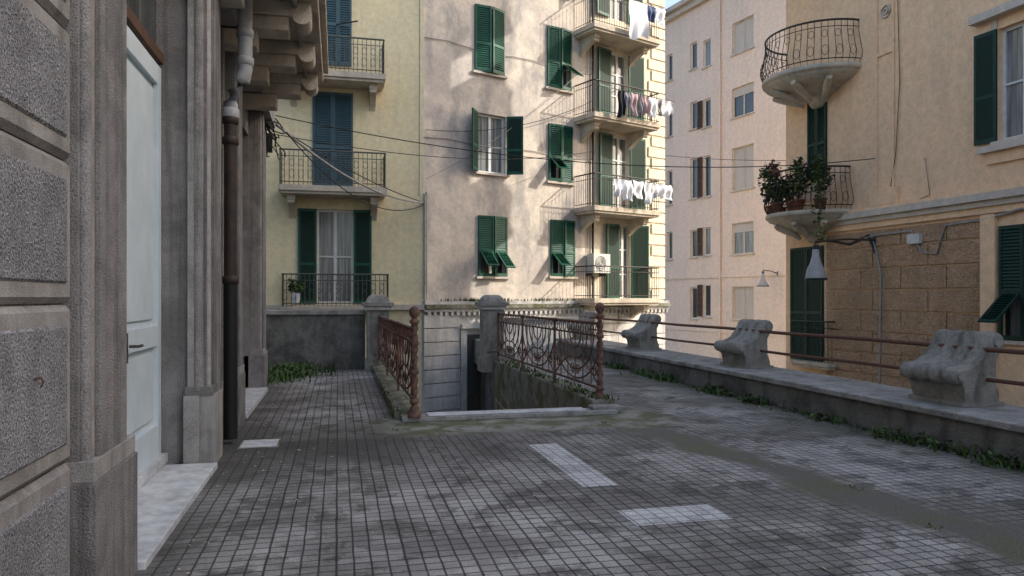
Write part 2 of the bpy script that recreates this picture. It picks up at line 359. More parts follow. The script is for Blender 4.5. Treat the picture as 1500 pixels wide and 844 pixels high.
# ================================================================== WEATHERED BUILDING (grey plaster + balcony bay)
fg=Fac((2.27,20.0),(math.sin(R(68.4)),math.cos(R(68.4)))); G=Bld(fg)
sB=fg.sz(866,300)[0]; sE=fg.sz(972,300)[0]
G.win(695,12,738,108,ang=(12,14)); G.win(801,42,836,131,ang=(6,10),flap=(0,52))
G.win(699,168,741,254,ang=(140,138),gl=M_curt)
G.win(803,184,838,267,ang=(8,5),flap=(52,0)); G.win(700,317,742,405,ang=(6,8),flap=(48,42)); G.win(806,323,841,405,ang=(5,9),flap=(52,0))
G.win(690,-150,735,-45,ang=(120,120)); G.win(798,-110,834,-10,ang=(110,120))
w=G.win(681,490,706,640,shut=False,sill=False,nv=0)
G.trim.box((w[0]-.2,-.12,w[2]),(w[0]-.002,-.09,w[3]+.18),M_stone,fg.M); G.trim.box((w[0]-.2,-.2,w[3]+.182),(w[1]+.3,-.09,w[3]+.3),M_stone,fg.M)
G.trim.box((w[1]+.002,-.12,w[2]),(w[1]+.2,-.09,w[3]+.18),M_stone,fg.M)
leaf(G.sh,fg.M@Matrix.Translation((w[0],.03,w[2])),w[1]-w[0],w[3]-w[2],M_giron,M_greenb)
G.win(894,78,920,172,ang=(172,172),gl=M_curt,sill=False,nh=2,surround=False,lw=.62)
G.win(896,200,922,306,ang=(172,172),gl=M_curt,sill=False,nh=2,lw=.62)
G.win(906,330,924,438,ang=(172,160),gl=M_curt,sill=False,nh=2,lw=.62)
G.win(892,-70,918,30,ang=(172,172),gl=M_curt,sill=False,nh=2,lw=.62)
for (v0,v1) in ((138,172),(272,305),(403,437),(8,45),(-130,-95)):
    r=fg.rect(871,v0,968,v1,1.0)
    G.balcony(r[0],r[1],r[2],1.0,.98,iron=M_iron,deco=False,pitch=.1,brs=(r[0]+.35,r[1]-.4))
wall(G.wall,fg,0,sB,1.45,HT,M_gry); wall(G.wall,fg,sB,sE,1.45,HT+2,M_cream); wall(G.wall,fg,0,sE,-5,1.45,M_stone)
G.wall.box((-.2,.4,-5),(sE-.05,8,HT),M_int,fg.M); G.wall.box((sE-.3,.003,-5),(sE,8,HT+2),M_cream,fg.M)
z=1.5; k=0
while z<HT+1.6:
    G.trim.box((sE-(.75 if k%2 else .6),-.04,z),(sE+.03,-.002,z+.32),M_cream,fg.M); z+=.37; k+=1
z=-4.9; k=0
while z<1.0:
    segs=[(.52,w[0]-.21),(w[1]+.21,sE)] if z<w[3]+.3 else [(.52,sE)]
    for q0,q1 in segs:
        x=q0
        while x<q1-.05:
            L=min(1.25 if k%2 else 1.6,q1-x); G.trim.box((x+.010,-.085,z),(x+L-.010,-.002,z+.35),M_stone,fg.M); x+=L
    G.trim.box((-.05,-.13,z),(.50,-.002,z+.35),M_stone,fg.M)
    z+=.375; k+=1
for (p,za,zb) in ((.16,1.16,1.25),(.24,1.252,1.36),(.18,1.362,1.45)):
    G.trim.box((-.05,-p,za),(sE+.1,-.002,zb),M_stone if p<.2 else M_curb,fg.M)
x=.05
while x<sE: G.trim.box((x,-.15,1.06),(x+.09,-.087,1.158),M_stone,fg.M); x+=.18
G.trim.tube([(sB+.02,-.06,1.5),(sB+.02,-.06,HT)],.035,M_cable,6,fg.M)
G.trim.tube([(sB-.18,-.03,1.5),(sB-.2,-.03,HT)],.012,M_cable,4,fg.M)
G.trim.tube([(.05,-.05,1.5),(.05,-.05,4.4)],.03,M_cableg,6,fg.M)
for zz,amp in ((8.6,.05),(5.9,.04)):
    G.trim.tube([(q*sB/8,-.03,zz+amp*math.sin(q*1.7)) for q in range(9)],.012,M_cableg,4,fg.M)
ge=G.finish('weathered_apartment_building')
ac=MB(); r=fg.rect(869,372,893,400,.35); ac.M=fg.M
ac.box((r[0],-.38,r[2]),(r[1],-.05,r[3]),M_ac)
cx=(r[0]+r[1])/2-.06; cz=(r[2]+r[3])/2
for q in range(1,5):
    ac.tube([(cx+.055*q*math.cos(t*math.pi/8),-.39,cz+.055*q*math.sin(t*math.pi/8)) for t in range(16)],.007,M_iron,4,closed=True)
ac.box((cx-.3,-.35,r[2]-.1),(cx-.26,-.003,r[2]-.003),M_iron); ac.box((cx+.26,-.35,r[2]-.1),(cx+.3,-.003,r[2]-.003),M_iron)
build(ac,'air_conditioner')
def cloth(mb,M,x0,x1,y,z,drop,mat,ph=0):
    rows=[]
    for i in range(9):
        q=i/8; rows.append([(x0+(x1-x0)*(.5+(j/8-.5)*(1-.15*q*math.sin(ph*2))),y+.05*math.sin(j*1.3+ph)*(.3+q)+.03*math.sin(i*.9+ph),z-drop*q*(1+.1*math.sin(j*.8+ph))-.03*math.sin(j/8*math.pi)) for j in range(9)])
    mb.grid(rows,mat,M=M)
def laundry(v,u0,u1,items):
    mb=MB(); a=fg.sz(u0,v,1.25); b=fg.sz(u1,v,1.25); n=len(items); zt=(a[1]+b[1])/2
    mb.tube([(a[0]-.1,-1.25,zt),(b[0]+.1,-1.25,zt)],.008,M_cable,4,fg.M)
    for e in (a[0],b[0]): mb.tube([(e,-.95,zt-.03),(e,-1.3,zt)],.01,M_iron,4,fg.M)
    x=a[0]; W=(b[0]-a[0])
    for k,(w_,d,m) in enumerate(items):
        cloth(mb,fg.M,x+.01,x+w_*W-.01,-1.25,zt,d,m,k*1.7); x+=w_*W
    build(mb,'hanging_laundry')
laundry(140,905,985,[(.12,.75,M_cl2),(.1,.45,M_cl3),(.14,.65,M_cl4),(.08,.5,M_cl3),(.12,.55,M_cl4),(.14,.6,M_wht),(.12,.5,M_cl3),(.18,.45,M_wht)])
laundry(266,900,984,[(.16,.5,M_wht),(.14,.6,M_wht),(.2,.5,M_wht),(.16,.62,M_wht),(.16,.42,M_wht),(.18,.45,M_wht)])
laundry(6,922,975,[(.5,1.1,M_wht),(.2,.5,M_cl5),(.3,.5,M_wht)])
# ================================================================== PINK BUILDING
fp=Fac((20.0,33.8),(.20,-.98)); K=Bld(fp)
for (v0,v1,g) in ((28,75,M_blind),(125,169,M_glass),(214,277,M_blind),(326,372,M_curt),(420,468,M_blind)):
    w=K.win(1072,v0,1104,v1,shut=False,gl=g,nv=1,fm=M_trim)
    if g is M_glass or g is M_curt:
        K.fr.box((w[0]+.07,.1,w[3]-(w[3]-w[2])*.3),(w[1]-.07,.13,w[3]-.07),M_blind,fp.M)
for (v0,v1) in ((61,100),(148,188),(231,290),(336,376),(420,466)):
    K.win(1011,v0+1,1021,v1+1,shut=False,nv=0); w=K.win(1030,v0-3,1041,v1-2,shut=False,nv=0,gl=M_curt if v0 in(61,336) else M_glass)
    leaf(K.sh,fp.M@Matrix.Translation((w[0]-.42,-.05,w[2])),.4,w[3]-w[2],M_brn,M_brn) if v0>100 else None
for (v0,v1) in ((80,118),(165,200),(250,300),(340,380)): K.win(977,v0,985,v1,shut=False,nv=0)
sR=fp.sz(1200,300)[0]; sL=fp.sz(960,300)[0]
wall(K.wall,fp,sL,sR,-5,18.0,M_pink); K.wall.box((sL,.4,-5),(sR,12,18.0),M_int,fp.M)
K.trim.box((sL,-.5,17.9),(sR,0.6,18.15),M_trim,fp.M); K.trim.box((sL,-.25,17.6),(sR,-.002,17.898),M_trim,fp.M)
for zz in (2.6,-.3): K.trim.box((sL,-.06,zz),(sR,-.002,zz+.18),M_pink,fp.M)
x=fp.sz(1056,300)[0]
K.trim.tube([(x,-.08,-5),(x,-.08,17.5)],.06,M_pink,6,fp.M)
K.finish('pink_apartment_building')
# ================================================================== PEACH BUILDING
fo=Fac((11.6,16.1),(.06,-.998)); O=Bld(fo,M_dgreen,M_greenb)
ZC=3.5; HO=13.4
O.win(1462,30,1530,200,gl=M_curt,ang=(176,176),surround=False,nh=1,rect=None)
O.win(1185,142,1212,262,sill=False)
O.win(1160,362,1207,528,sill=False)
w=O.win(1466,328,1540,500,ang=(None,None),gl=M_curt,shut=False,fm=M_dgreen)
hw=(w[1]-w[0])/2
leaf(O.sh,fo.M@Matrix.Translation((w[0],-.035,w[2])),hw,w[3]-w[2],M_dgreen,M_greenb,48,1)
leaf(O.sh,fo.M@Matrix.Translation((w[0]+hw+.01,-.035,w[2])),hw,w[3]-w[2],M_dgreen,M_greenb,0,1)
O.win(1700,30,1900,200,ang=(176,176)); O.win(1185,-140,1212,-20,sill=False)
SX=24
wall(O.wall,fo,-1.2,SX,ZC,HO,M_peach); wall(O.wall,fo,-1.2,SX,-5,ZC,M_peach)
O.wall.box((-1.19,.4,-5),(SX,4.2,HO),M_int,fo.M); O.wall.box((-1.2,.003,-5),(-1.15,4.2,HO),M_peach,fo.M)
pa=fo.sz(1212,400)[0]; pb=fo.sz(1440,400)[0]; pc=fo.sz(1462,400)[0]
z=-3.0; k=0
while z<2.95:
    x=pa+.02
    while x<pb-.1:
        L=min(1.5 if k%2 else 1.15,pb-x)
        if pb-(x+L)<.35: L=pb-x
        O.trim.box((x,-.05,z),(x+L-.025,-.002,min(z+.44,3.05)),M_brown,fo.M); x+=L
    z+=.475; k+=1
O.trim.box((pb+.01,-.09,-5),(pc,-.002,3.1),M_peach,fo.M)
for p,za,zb,m in ((.08,3.12,3.25,M_peach),(.14,3.252,3.36,M_trim),(.22,3.362,3.5,M_trim),(.12,3.502,3.58,M_peach)):
    O.trim.box((pa-.1,-p,za),(SX,-.002,zb),m,fo.M)
q0=fo.sz(1284,200)[0]; q1=fo.sz(1311,200)[0]
for a_,b_ in ((q0,q0+.05),(q1-.05,q1)): O.trim.box((a_,-.035,3.96),(b_,-.002,9.2),M_peach,fo.M)
O.trim.box((q0+.05,-.035,6.9),(q1-.05,-.002,6.95),M_peach,fo.M)
mc=fo.sz(1298,17)
for rr in (.13,.06): O.trim.tube([(mc[0]+rr*math.cos(t*math.pi/8),-.02,mc[1]+rr*math.sin(t*math.pi/8)) for t in range(16)],.02,M_trim,5,fo.M,closed=True)
O.trim.box((q0-.1,-.1,3.59),(q1+.1,-.002,3.95),M_peach,fo.M)
w=fo.rect(1440,208,1530,235); O.trim.box((w[0],-.16,w[3]-.12),(w[1],-.002,w[3]),M_trim,fo.M); O.trim.box((w[0]+.1,-.06,w[2]),(w[1],-.002,w[3]-.122),M_peach,fo.M)
w=fo.rect(1430,-10,1530,20); O.trim.box((w[0],-.2,w[2]),(w[1],-.002,w[2]+.15),M_trim,fo.M)
w=fo.rect(1454,30,1462,205); O.trim.box((w[0]-.02,-.03,w[2]),(w[1]-.003,-.002,w[3]+.1),M_trim,fo.M)
def round_balc(cs,zf,rr):
    c=(cs,0,zf); m=fo.M
    O.bal.lathe(c,[(.10,-.72),(.2,-.70),(.26,-.62),(.27,-.56),(.40,-.50),(.62,-.42),(.64,-.38),(.82,-.33),(rr-.2,-.25),(rr-.18,-.21),(rr-.06,-.17),(rr-.06,-.12),(rr,-.11),(rr+.02,-.05),(rr,-.0)],M_balc,48,m)
    for a in (-150,-110,-70,-30):
        ca,sa=math.cos(R(a)),math.sin(R(a))
        O.bal.tube([(cs+ca*q,sa*q,zf+z) for q,z in ((rr-.18,-.27),(rr-.4,-.36),(rr-.62,-.46),(.42,-.6))],[.07,.09,.08,.05],M_balc,8,m)
    n=56
    def ring(dr,z): return [(cs+(rr+dr)*math.cos(k*2*math.pi/n),(rr+dr)*math.sin(k*2*math.pi/n),z) for k in range(n)]
    O.rail.tube(ring(-.07,zf+1.0),.024,M_iron,6,m,closed=True)
    O.rail.tube(ring(-.07,zf+.85),.010,M_iron,4,m,closed=True); O.rail.tube(ring(-.02,zf+.1),.012,M_iron,4,m,closed=True)
    for k in range(n):
        a=k*2*math.pi/n
        if math.sin(a)>.05: continue
        O.rail.tube([(cs+(rr+d)*math.cos(a),(rr+d)*math.sin(a),zf+z) for d,z in ((-.06,.0),(.02,.12),(.05,.25),(-.02,.5),(-.07,.75),(-.07,1.0))],.010,M_iron,4,m)
        for zc,rz in ((.7,.09),(.28,.12)):
            if k%2==0:
                a2=a+math.pi/n
                dd=-.07 if zc>.5 else .04
                O.rail.tube([(cs+(rr+dd)*math.cos(a2+math.pi/n*.9*math.cos(t*math.pi/4)),(rr+dd)*math.sin(a2+math.pi/n*.9*math.cos(t*math.pi/4)),zf+zc+rz*math.sin(t*math.pi/4)) for t in range(8)],.007,M_iron,4,m,closed=True)
cs=0.0
round_balc(cs,3.62,1.2); round_balc(.12,6.95,1.36); round_balc(.1,10.5,1.25)
a=fo.rect(1156,474,1212,530,.3); O.balcony(a[0]-.0,a[1],a[2],.3,1.0,iron=M_dgreen,br=False,th=.08,deco=False)
# unseen tower and parapet balconies, added to throw shade on yellow and grey facades
E2=MB(); E2.box((13.7,12.5,-5),(15.4,17.25,19.5),M_peach)
for zf in (10.2,13.2,16.2):
    x0=13.75;x1=15.35
    E2.box((x0,17.252,zf-.2),(x1,18.5,zf),M_balc)
    E2.box((x0,18.38,zf+.002),(x1,18.48,zf+.95),M_peach); E2.box((x0,17.3,zf+.002),(x0+.08,18.378,zf+.95),M_peach)
    E2.box((x0-.03,17.26,zf+.952),(x1,18.52,zf+1.03),M_balc)
oe=O.finish('peach_apartment_building'); build(E2,'added_shade_tower',oe)
cd=MB(); cd.M=fo.M
def fs(u,v,d=.07): a=fo.sz(u,v,d); return (a[0],-d,a[1])
cd.tube([fs(1250,352),fs(1283,345),fs(1335,338),fs(1350,370),fs(1372,372),fs(1385,330),fs(1440,322),fs(1500,305)],.022,M_cableg,6)
cd.tube([fs(1278,345),fs(1290,400),fs(1288,560)],.02,M_cableg,6)
cd.box((fs(1332,350)[0],-.14,fs(1332,358)[2]),(fs(1350,350)[0],-.05,fs(1332,344)[2]),M_ac)
cd.tube([fs(1210,352),fs(1245,358),fs(1272,345),fs(1282,370)],.03,M_cable,6)
cd.tube([fs(1315,0,.03),fs(1318,120,.03),fs(1312,226,.03),fs(1300,300,.03)],.01,M_cable,4)
cd.tube([fs(1355,232,.03),fs(1362,285,.03),fs(1330,300,.03)],.01,M_cableg,4)
build(cd,'electric_conduit')
def lamp(tip,base,r,h):
    e=empty('wall_street_lamp',tip); a=MB(); sh=MB()
    tip=Vector(tip); base=Vector(base)
    a.tube([base,base+(tip-base)*.5+Vector((0,0,.12)),tip+Vector((0,0,.16)),tip+Vector((0,0,.02))],.022,M_iron,8)
    a.lathe(base,[(.07,-.1),(.07,.1)],M_iron,10)
    sh.lathe(tip,[(.03,.03),(.06,0),(.07,-.12),(.10,-.25*h/.6),(.17,-.42*h/.6),(r,-h*.92),(r*1.05,-h)],M_lampw,24)
    a.lathe(tip,[(r*1.07,-h-.02),(r*1.12,-h-.005),(r*1.12,-h+.015),(r*1.06,-h+.02)],M_dgreen,24)
    a.lathe(tip,[(.05,.1),(.06,.02),(.05,.0)],M_iron,12)
    build(a,'arm',e); build(sh,'bell_shade',e)
lamp(P(1195,366,14.6),fo.M@Vector(fs(1282,352,.02)),.19,.58)
lb=fp.sz(1140,401); lb=fp.M@Vector((lb[0],0,lb[1])); lamp(lb-fp.i*.95,lb,.26,.6)
def clump(mb,c,rad,n,ls,mats):
    for i in range(n):
        while True:
            d=Vector((random.uniform(-1,1),random.uniform(-1,1),random.uniform(-1,1)))
            if d.length<1: break
        p=Vector(c)+Vector((d.x*rad[0],d.y*rad[1],d.z*rad[2])); a=random.uniform(0,6.28); t=random.uniform(-.9,.9)
        e=Vector((math.cos(a),math.sin(a),t)).normalized()*ls*random.uniform(.6,1.3); g=e.cross(Vector((random.uniform(-1,1),random.uniform(-1,1),1))).normalized()*ls*.35
        mb.face([p,p+e*.5+g,p+e,p+e*.5-g],random.choice(mats))
def pot(mb,c,r,h): mb.lathe(c,[(r*.7,0),(r*.75,.02),(r*.95,h*.85),(r*1.08,h*.86),(r*1.08,h),(r*.9,h),(r*.85,h*.93)],M_terra,14)
for (ds,dy,pr,nn,hgt) in ((-.75,-.75,(.28,.28,.28),260,.42),(-.2,-1.0,(.26,.26,.34),260,.5),(.45,-.9,(.32,.28,.42),320,.35),(-.95,-.35,(.24,.24,.26),160,.4),(.85,-.6,(.26,.26,.4),240,.35),(.1,-.8,(.3,.3,.3),200,.4)):
    mb=MB(); c=fo.M@Vector((cs+ds,dy,3.63)); pot(mb,c,.15,.26)
    mb.tube([c+Vector((0,0,.2)),c+Vector((.02,0,.3+hgt*.6))],.012,M_leafd,5)
    clump(mb,c+Vector((0,0,.30+pr[2])),pr,nn,.11,[M_leaf,M_leafd,M_leafd]); build(mb,'potted_plant')
mb=MB()
for ds in (-.6,-.85):
    c=fo.M@Vector((cs+ds*1.1,-.95+abs(ds)*.3,4.64)); mb.box(c-Vector((.12,.12,0)),c+Vector((.12,.12,.14)),M_terra); clump(mb,c+Vector((0,0,.25)),(.15,.15,.14),90,.08,[M_leafd,M_leafd,M_cl1])
build(mb,'balcony_planter')
for (ps_,pd,n_) in ((.95,-.78,13),(.6,-1.02,8),(-.75,-.98,7)):
    mb=MB(); v0=fo.M@Vector((ps_,pd,4.72)); pts=[v0+Vector((-.03*k,-.05*k,.02*math.sin(k)-.012*k*k)) for k in range(n_)]
    mb.tube(pts,.01,M_leafd,4)
    for p in pts: clump(mb,p,(.13,.13,.14),18,.11,[M_leaf,M_leaf,M_leafd])
    build(mb,'trailing_vine')
mb=MB(); q=fy.sz(433,444,.35); c=fy.M@Vector((q[0],-.38,1.42)); mb.lathe(c,[(.09,0),(.13,.22),(.14,.24)],M_wht,14)
clump(mb,c+Vector((0,0,.42)),(.2,.15,.2),110,.14,[M_leaf]); build(mb,'potted_plant')
# ================================================================== TERRACE
T=MB()
def flat(x0,x1,y0,y1,z,m,mb=T): mb.face([(x0,y0,z),(x1,y0,z),(x1,y1,z),(x0,y1,z)],m)
flat(-4.5,6.12,-6,9.42,0,M_pave); flat(-4.5,.76,9.42,16.3,0,M_pave); flat(3.66,6.12,9.42,16.4,0,M_pave)
flat(4.0,6.12,16.4,20.6,0,M_pave)
for a_,b_ in (((-4.5,16.3),(.76,16.3)),((.76,16.3),(.76,9.42)),((.76,9.42),(3.66,9.42)),((3.66,9.42),(3.66,16.4)),((3.66,16.4),(4.0,16.4)),((4.0,16.4),(4.0,20.6)),((4.0,20.6),(7.2,20.6))):
    T.face([(a_[0],a_[1],-5),(b_[0],b_[1],-5),(b_[0],b_[1],-.0),(a_[0],a_[1],-.0)],M_dark)
build(T,'terrace_pavement')
S=MB()
for k in range(14): S.box((1.0,9.5+k*.3,-5),(3.36,9.8+k*.3,-.17*(k+1)),M_conc)
build(S,'stairway')
rp=MB(); flat(1.95,2.25,5.72,7.5,.004,M_pavel,rp); flat(1.97,2.70,4.66,5.03,.004,M_pavel,rp); build(rp,'pale_tile_patch')
mh=MB(); mh.box((-.98,8.0,.0),(-.62,8.4,.012),M_marble); mh.box((-1.0,7.98,.0),(-.6,8.42,.006),M_curb); build(mh,'inspection_cover')
th=MB(); th.box((.78,9.2,.0),(3.62,9.5,.055),M_conc); th.box((1.1,9.24,.056),(3.2,9.47,.075),M_marble); build(th,'stone_threshold',bevel=.01)
cu=MB(); cu.box((.70,9.5,-4.9),(1.0,15.9,.12),M_curb); build(cu,'stair_curb_wall',bevel=.02)
cu=MB(); cu.box((3.36,9.5,-4.9),(3.7,15.95,.16),M_curb); cu.box((3.3,9.3,0),(3.72,9.498,.1),M_conc); build(cu,'stair_curb_wall',bevel=.02)
bp=MB(); bp.box((-4.5,16.32,-.3),(.58,16.6,1.18),M_dark); bp.box((-4.5,16.27,1.182),(.58,16.65,1.28),M_conc); build(bp,'back_parapet_wall',bevel=.01)
bp=MB(); bp.box((4.0,20.3,0.0),(7.1,20.55,.9),M_stone); bp.box((3.95,20.25,.902),(7.1,20.6,.98),M_conc); bp.box((3.75,16.5,-.3),(3.98,20.6,.38),M_conc); build(bp,'back_parapet_wall')
def pier(x,y,w):
    mb=MB(); h=w/2
    mb.box((x-h-.05,y-h-.05,-.1),(x+h+.05,y+h+.05,.22),M_scroll); mb.box((x-h,y-h,.222),(x+h,y+h,1.28),M_scroll)
    mb.box((x-h+.07,y-h-.02,.35),(x+h-.07,y-h-.002,1.15),M_scroll)
    mb.box((x-h-.05,y-h-.05,1.282),(x+h+.05,y+h+.05,1.36),M_stone); mb.box((x-h-.10,y-h-.10,1.362),(x+h+.10,y+h+.10,1.45),M_scroll)
    rows=[]
    for k in range(7):
        q=k/6; e=(h+.02)*(1-q**1.3*.55); z=1.452+.16*math.sin(q*1.57)
        rows.append([(x-e,y-e,z),(x+e,y-e,z),(x+e,y+e,z),(x-e,y+e,z)])
    mb.grid(rows,M_scroll,closed=True,sm=False); mb.face(rows[-1],M_scroll)
    build(mb,'stone_pier',bevel=.012)
pier(.84,16.15,.46); pier(3.36,16.2,.46)
lp=MB(); lp.box((6.12,-6,-.3),(7.1,20.25,.31),M_dark); lp.box((7.0,-6,-5),(7.09,20.6,-.31),M_dark)
y=-6
while y<20.2:
    L=1.62; lp.box((6.07,y+.004,.312),(7.14,min(y+L-.004,20.25),.385+random.uniform(-.004,.004)),M_conc); y+=L
build(lp,'low_parapet_wall',bevel=.012)
def scroll(yc):
    prof=[(6.50,.39),(6.48,.45),(6.46,.58),(6.42,.63)]
    for a in range(-60,-271,-30): prof.append((6.40+.085*math.cos(R(a)),.72+.085*math.sin(R(a))))
    prof+= [(6.46,.80),(6.54,.83),(6.63,.88),(6.70,.96),(6.76,1.06)]
    for a in range(140,-61,-25): prof.append((6.87+.10*math.cos(R(a)),1.07+.10*math.sin(R(a))))
    prof+=[(6.90,.94),(6.86,.86),(6.87,.62),(6.92,.50),(6.94,.39)]
    n=len(prof); mb=MB(); L=.80; M_=49; rows=[]
    for j in range(M_):
        q=j/(M_-1); y=yc-L/2+L*q
        amp=.026*abs(math.sin(q*math.pi*4))**.5-.012 if 0<j<M_-1 else -.03
        row=[]
        for i,(x,z) in enumerate(prof):
            a=Vector(prof[max(i-1,0)]); b=Vector(prof[min(i+1,n-1)]); t=(b-a).normalized(); nn=Vector((-t.y,t.x))
            k=1.0 if 3<i<n-4 else 0.15
            taper=1-(.10*(1-min(1,(z-.39)/.3)))
            row.append((x+nn.x*amp*k,yc+(y-yc)*taper,z+nn.y*amp*k))
        rows.append(row)
    mb.grid(rows,M_scroll)
    mb.face(rows[0],M_scroll); mb.face(rows[-1][::-1],M_scroll)
    for sgn,rw in ((-1,0),(1,-1)):
        for (cx,cz,rr) in ((6.40,.72,.05),(6.87,1.07,.055)):
            y=yc+sgn*L/2
            mb.tube([(cx,y-.01*sgn,cz),(cx,y+.02*sgn,cz)],rr,M_scroll,12)
    mb.box((6.44,yc-.38,.386),(6.98,yc+.38,.43),M_scroll)
    build(mb,'scroll_stone_pedestal')
for yc in (6.88,11.2,15.5,19.6,2.55,-1.8): scroll(yc)
rl=MB()
for z,r_ in ((1.0,.026),(.68,.022)): rl.tube([(6.74,y,z+.006*math.sin(y*1.7)) for y in [ -6+k*.9 for k in range(30)]],r_,M_rustd,8)
build(rl,'parapet_guard_rail')
def twisted(mb,x,y,z0,z1,r):
    rows=[];n=110;sg=16
    for i in range(n+1):
        z=z0+(z1-z0)*i/n
        rows.append([(x+(r+.011*math.cos(2*(k*2*math.pi/sg)-z*48))*math.cos(k*2*math.pi/sg),y+(r+.011*math.cos(2*(k*2*math.pi/sg)-z*48))*math.sin(k*2*math.pi/sg),z) for k in range(sg)])
    mb.grid(rows,M_rust,closed=True)
def railing(x,y0,y1,zb,x1=None):
    x1=x if x1 is None else x1
    e=empty('ornate_iron_railing',(x,y0,zb)); ps=MB(); rb=MB(); sc=MB()
    X=lambda y: x+(x1-x)*(y-y0)/(y1-y0)
    ps.lathe((x,y0,zb-.06),[(.085,0),(.085,.05),(.06,.07),(.06,.12),(.045,.14)],M_rust,12)
    twisted(ps,x,y0,zb+.05,zb+1.12,.038)
    for zz in (.14,.5,.86): ps.lathe((x,y0,zb+zz),[(.045,-.03),(.058,-.015),(.058,.015),(.045,.03)],M_rust,12)
    ps.lathe((x,y0,zb+1.1),[(.04,0),(.062,.02),(.062,.04),(.035,.06),(.035,.08),(.06,.11),(.068,.15),(.055,.19),(.02,.22),(.004,.225)],M_rust,14)
    for z,r_ in ((.14,.02),(.86,.016),(1.03,.024)):
        rb.tube([(X(y0),y0,zb+z),(X(y1),y1,zb+z)],r_,M_rust,6)
    L=y1-y0; nm=3; m=L/nm
    for k in range(1,nm+1):
        yy=y0+k*m; rb.box((X(yy)-.018,yy-.018,zb),(X(yy)+.018,yy+.018,zb+1.06),M_rust)
    def arc(f,r_=.013,n=18): sc.tube([(X(y0+p),y0+p,zb+z) for p,z in [f(i/n) for i in range(n+1)]],r_,M_rust,5)
    for k in range(nm):
        a=k*m; c=a+m/2
        for j in range(1,6):
            yy=y0+a+m*j/6; sc.tube([(X(yy),yy,zb+.14),(X(yy),yy,zb+.86)],.009,M_rust,4)
        for w_,dz,top in ((.5,.68,.86),(.38,.54,.86),(.25,.38,.86),(.12,.22,.86)):
            arc(lambda t:(c-m*w_*math.cos(t*math.pi),top-dz*math.sin(t*math.pi)))
        for sg in (-1,1):
            arc(lambda t:(c+sg*m*(.5-.42*t),.14+.34*math.sin(t*math.pi*.5)))
            arc(lambda t:(c+sg*(.12+.10*(1-t)*math.cos(t*9)),.30+.10*(1-t)*math.sin(t*9)),.010,22)
            arc(lambda t:(c+sg*(m*.40)+.09*(1-t*.7)*math.cos(t*10),.36+.09*(1-t*.7)*math.sin(t*10)),.010,22)
        nb=10
        for j in range(nb):
            cc=a+m*(j+.5)/nb
            sc.tube([(X(y0+cc),y0+cc+.065*math.cos(t*math.pi/5),zb+.945+.068*math.sin(t*math.pi/5)) for t in range(10)],.008,M_rust,4,closed=True)
    build(ps,'twisted_newel_post',e); build(rb,'rails',e); build(sc,'scrollwork',e)
railing(.93,9.22,15.9,.12,.86); railing(3.52,9.62,15.95,.16,3.46)
# ================================================================== LEFT HOUSE
fh=Fac((-1.42,0),(0,1)); Hs=MB(); he=empty('stone_townhouse',(-1.42,5,0))
HH=9.0
holes=[(4.50,7.25,.05,4.9),(9.95,12.7,.05,4.2)]
wall(Hs,fh,-6,14,0,HH,M_pil,depth=.5,holes=holes)
Hs.box((-6,.62,-1),(13.98,8,HH),M_inner,fh.M); Hs.box((13.95,.003,-.3),(14,8,HH),M_pil,fh.M)
Hs.box((-1.413,-6,0),(-1.238,3.79,4.9),M_pil)
build(Hs,'walls',he)
bl=MB(); cz=[0.02,.79,1.52,2.18,2.79,3.42,4.05,4.7]
for a_,b_ in zip(cz[:-1],cz[1:]):
    z0=a_+.004; z1=b_-.004
    ys=[(-6,-2.4),(-2.39,.6),(.61,3.80)]
    for y0,y1 in ys:
        xf=-1.2; xb=-1.3; g=.028; mg=.06
        o=[(xf-g,y0,z0),(xf-g,y1,z0),(xf-g,y1,z1),(xf-g,y0,z1)]
        i1=[(xf,y0+g,z0+g),(xf,y1-g,z0+g),(xf,y1-g,z1-g),(xf,y0+g,z1-g)]
        i2=[(xf,y0+g+mg,z0+g+mg),(xf,y1-g-mg,z0+g+mg),(xf,y1-g-mg,z1-g-mg),(xf,y0+g+mg,z1-g-mg)]
        i3=[(xf+.012,p[1]+(.012 if p[1]<(y0+y1)/2 else -.012),p[2]+(.012 if p[2]<(z0+z1)/2 else -.012)) for p in i2]
        bk=[(xb,p[1],p[2]) for p in o]
        for A,Bq,m in ((bk,o,M_pil),(o,i1,M_smooth),(i1,i2,M_smooth),(i2,i3,M_rough)):
            for k in range(4):
                k2=(k+1)%4; bl.face([A[k],A[k2],Bq[k2],Bq[k]],m)
        bl.face(i3,M_rough)
bl.tube([(-1.19,3.33,1.22),(-1.165,3.33,1.228),(-1.155,3.33,1.21),(-1.165,3.33,1.19)],.005,M_rustd,6)
build(bl,'rusticated_blocks',he)
pm=MB()
def pilaster(y0,y1,xf,zt,ph=.78):
    w=y1-y0
    pm.box((-1.5,y0,0),(xf-.06,y1,zt),M_pil); pm.box((xf-.0595,y0+.05,0),(xf-.025,y1-.05,zt),M_smooth)
    pm.box((xf-.0245,y0+.12,0),(xf,y1-.12,zt),M_pil)
    for yy in (y0+.05,y1-.05): pm.tube([(xf-.05,yy,ph),(xf-.05,yy,zt)],.03,M_pil,10)
    pm.box((-1.49,y0-.02,0),(xf+.02,y1+.02,ph-.1),M_pil); pm.box((-1.49,y0-.01,ph-.098),(xf+.01,y1+.01,ph),M_smooth)
pilaster(3.82,4.52,-1.12,4.9)
pm.box((-1.75,7.24,0),(-1.33,7.9,4.9),M_pil); pm.box((-1.328,7.19,0),(-1.25,7.75,4.9),M_smooth); pm.tube([(-1.24,7.22,.7),(-1.24,7.22,4.9)],.045,M_pil,12)
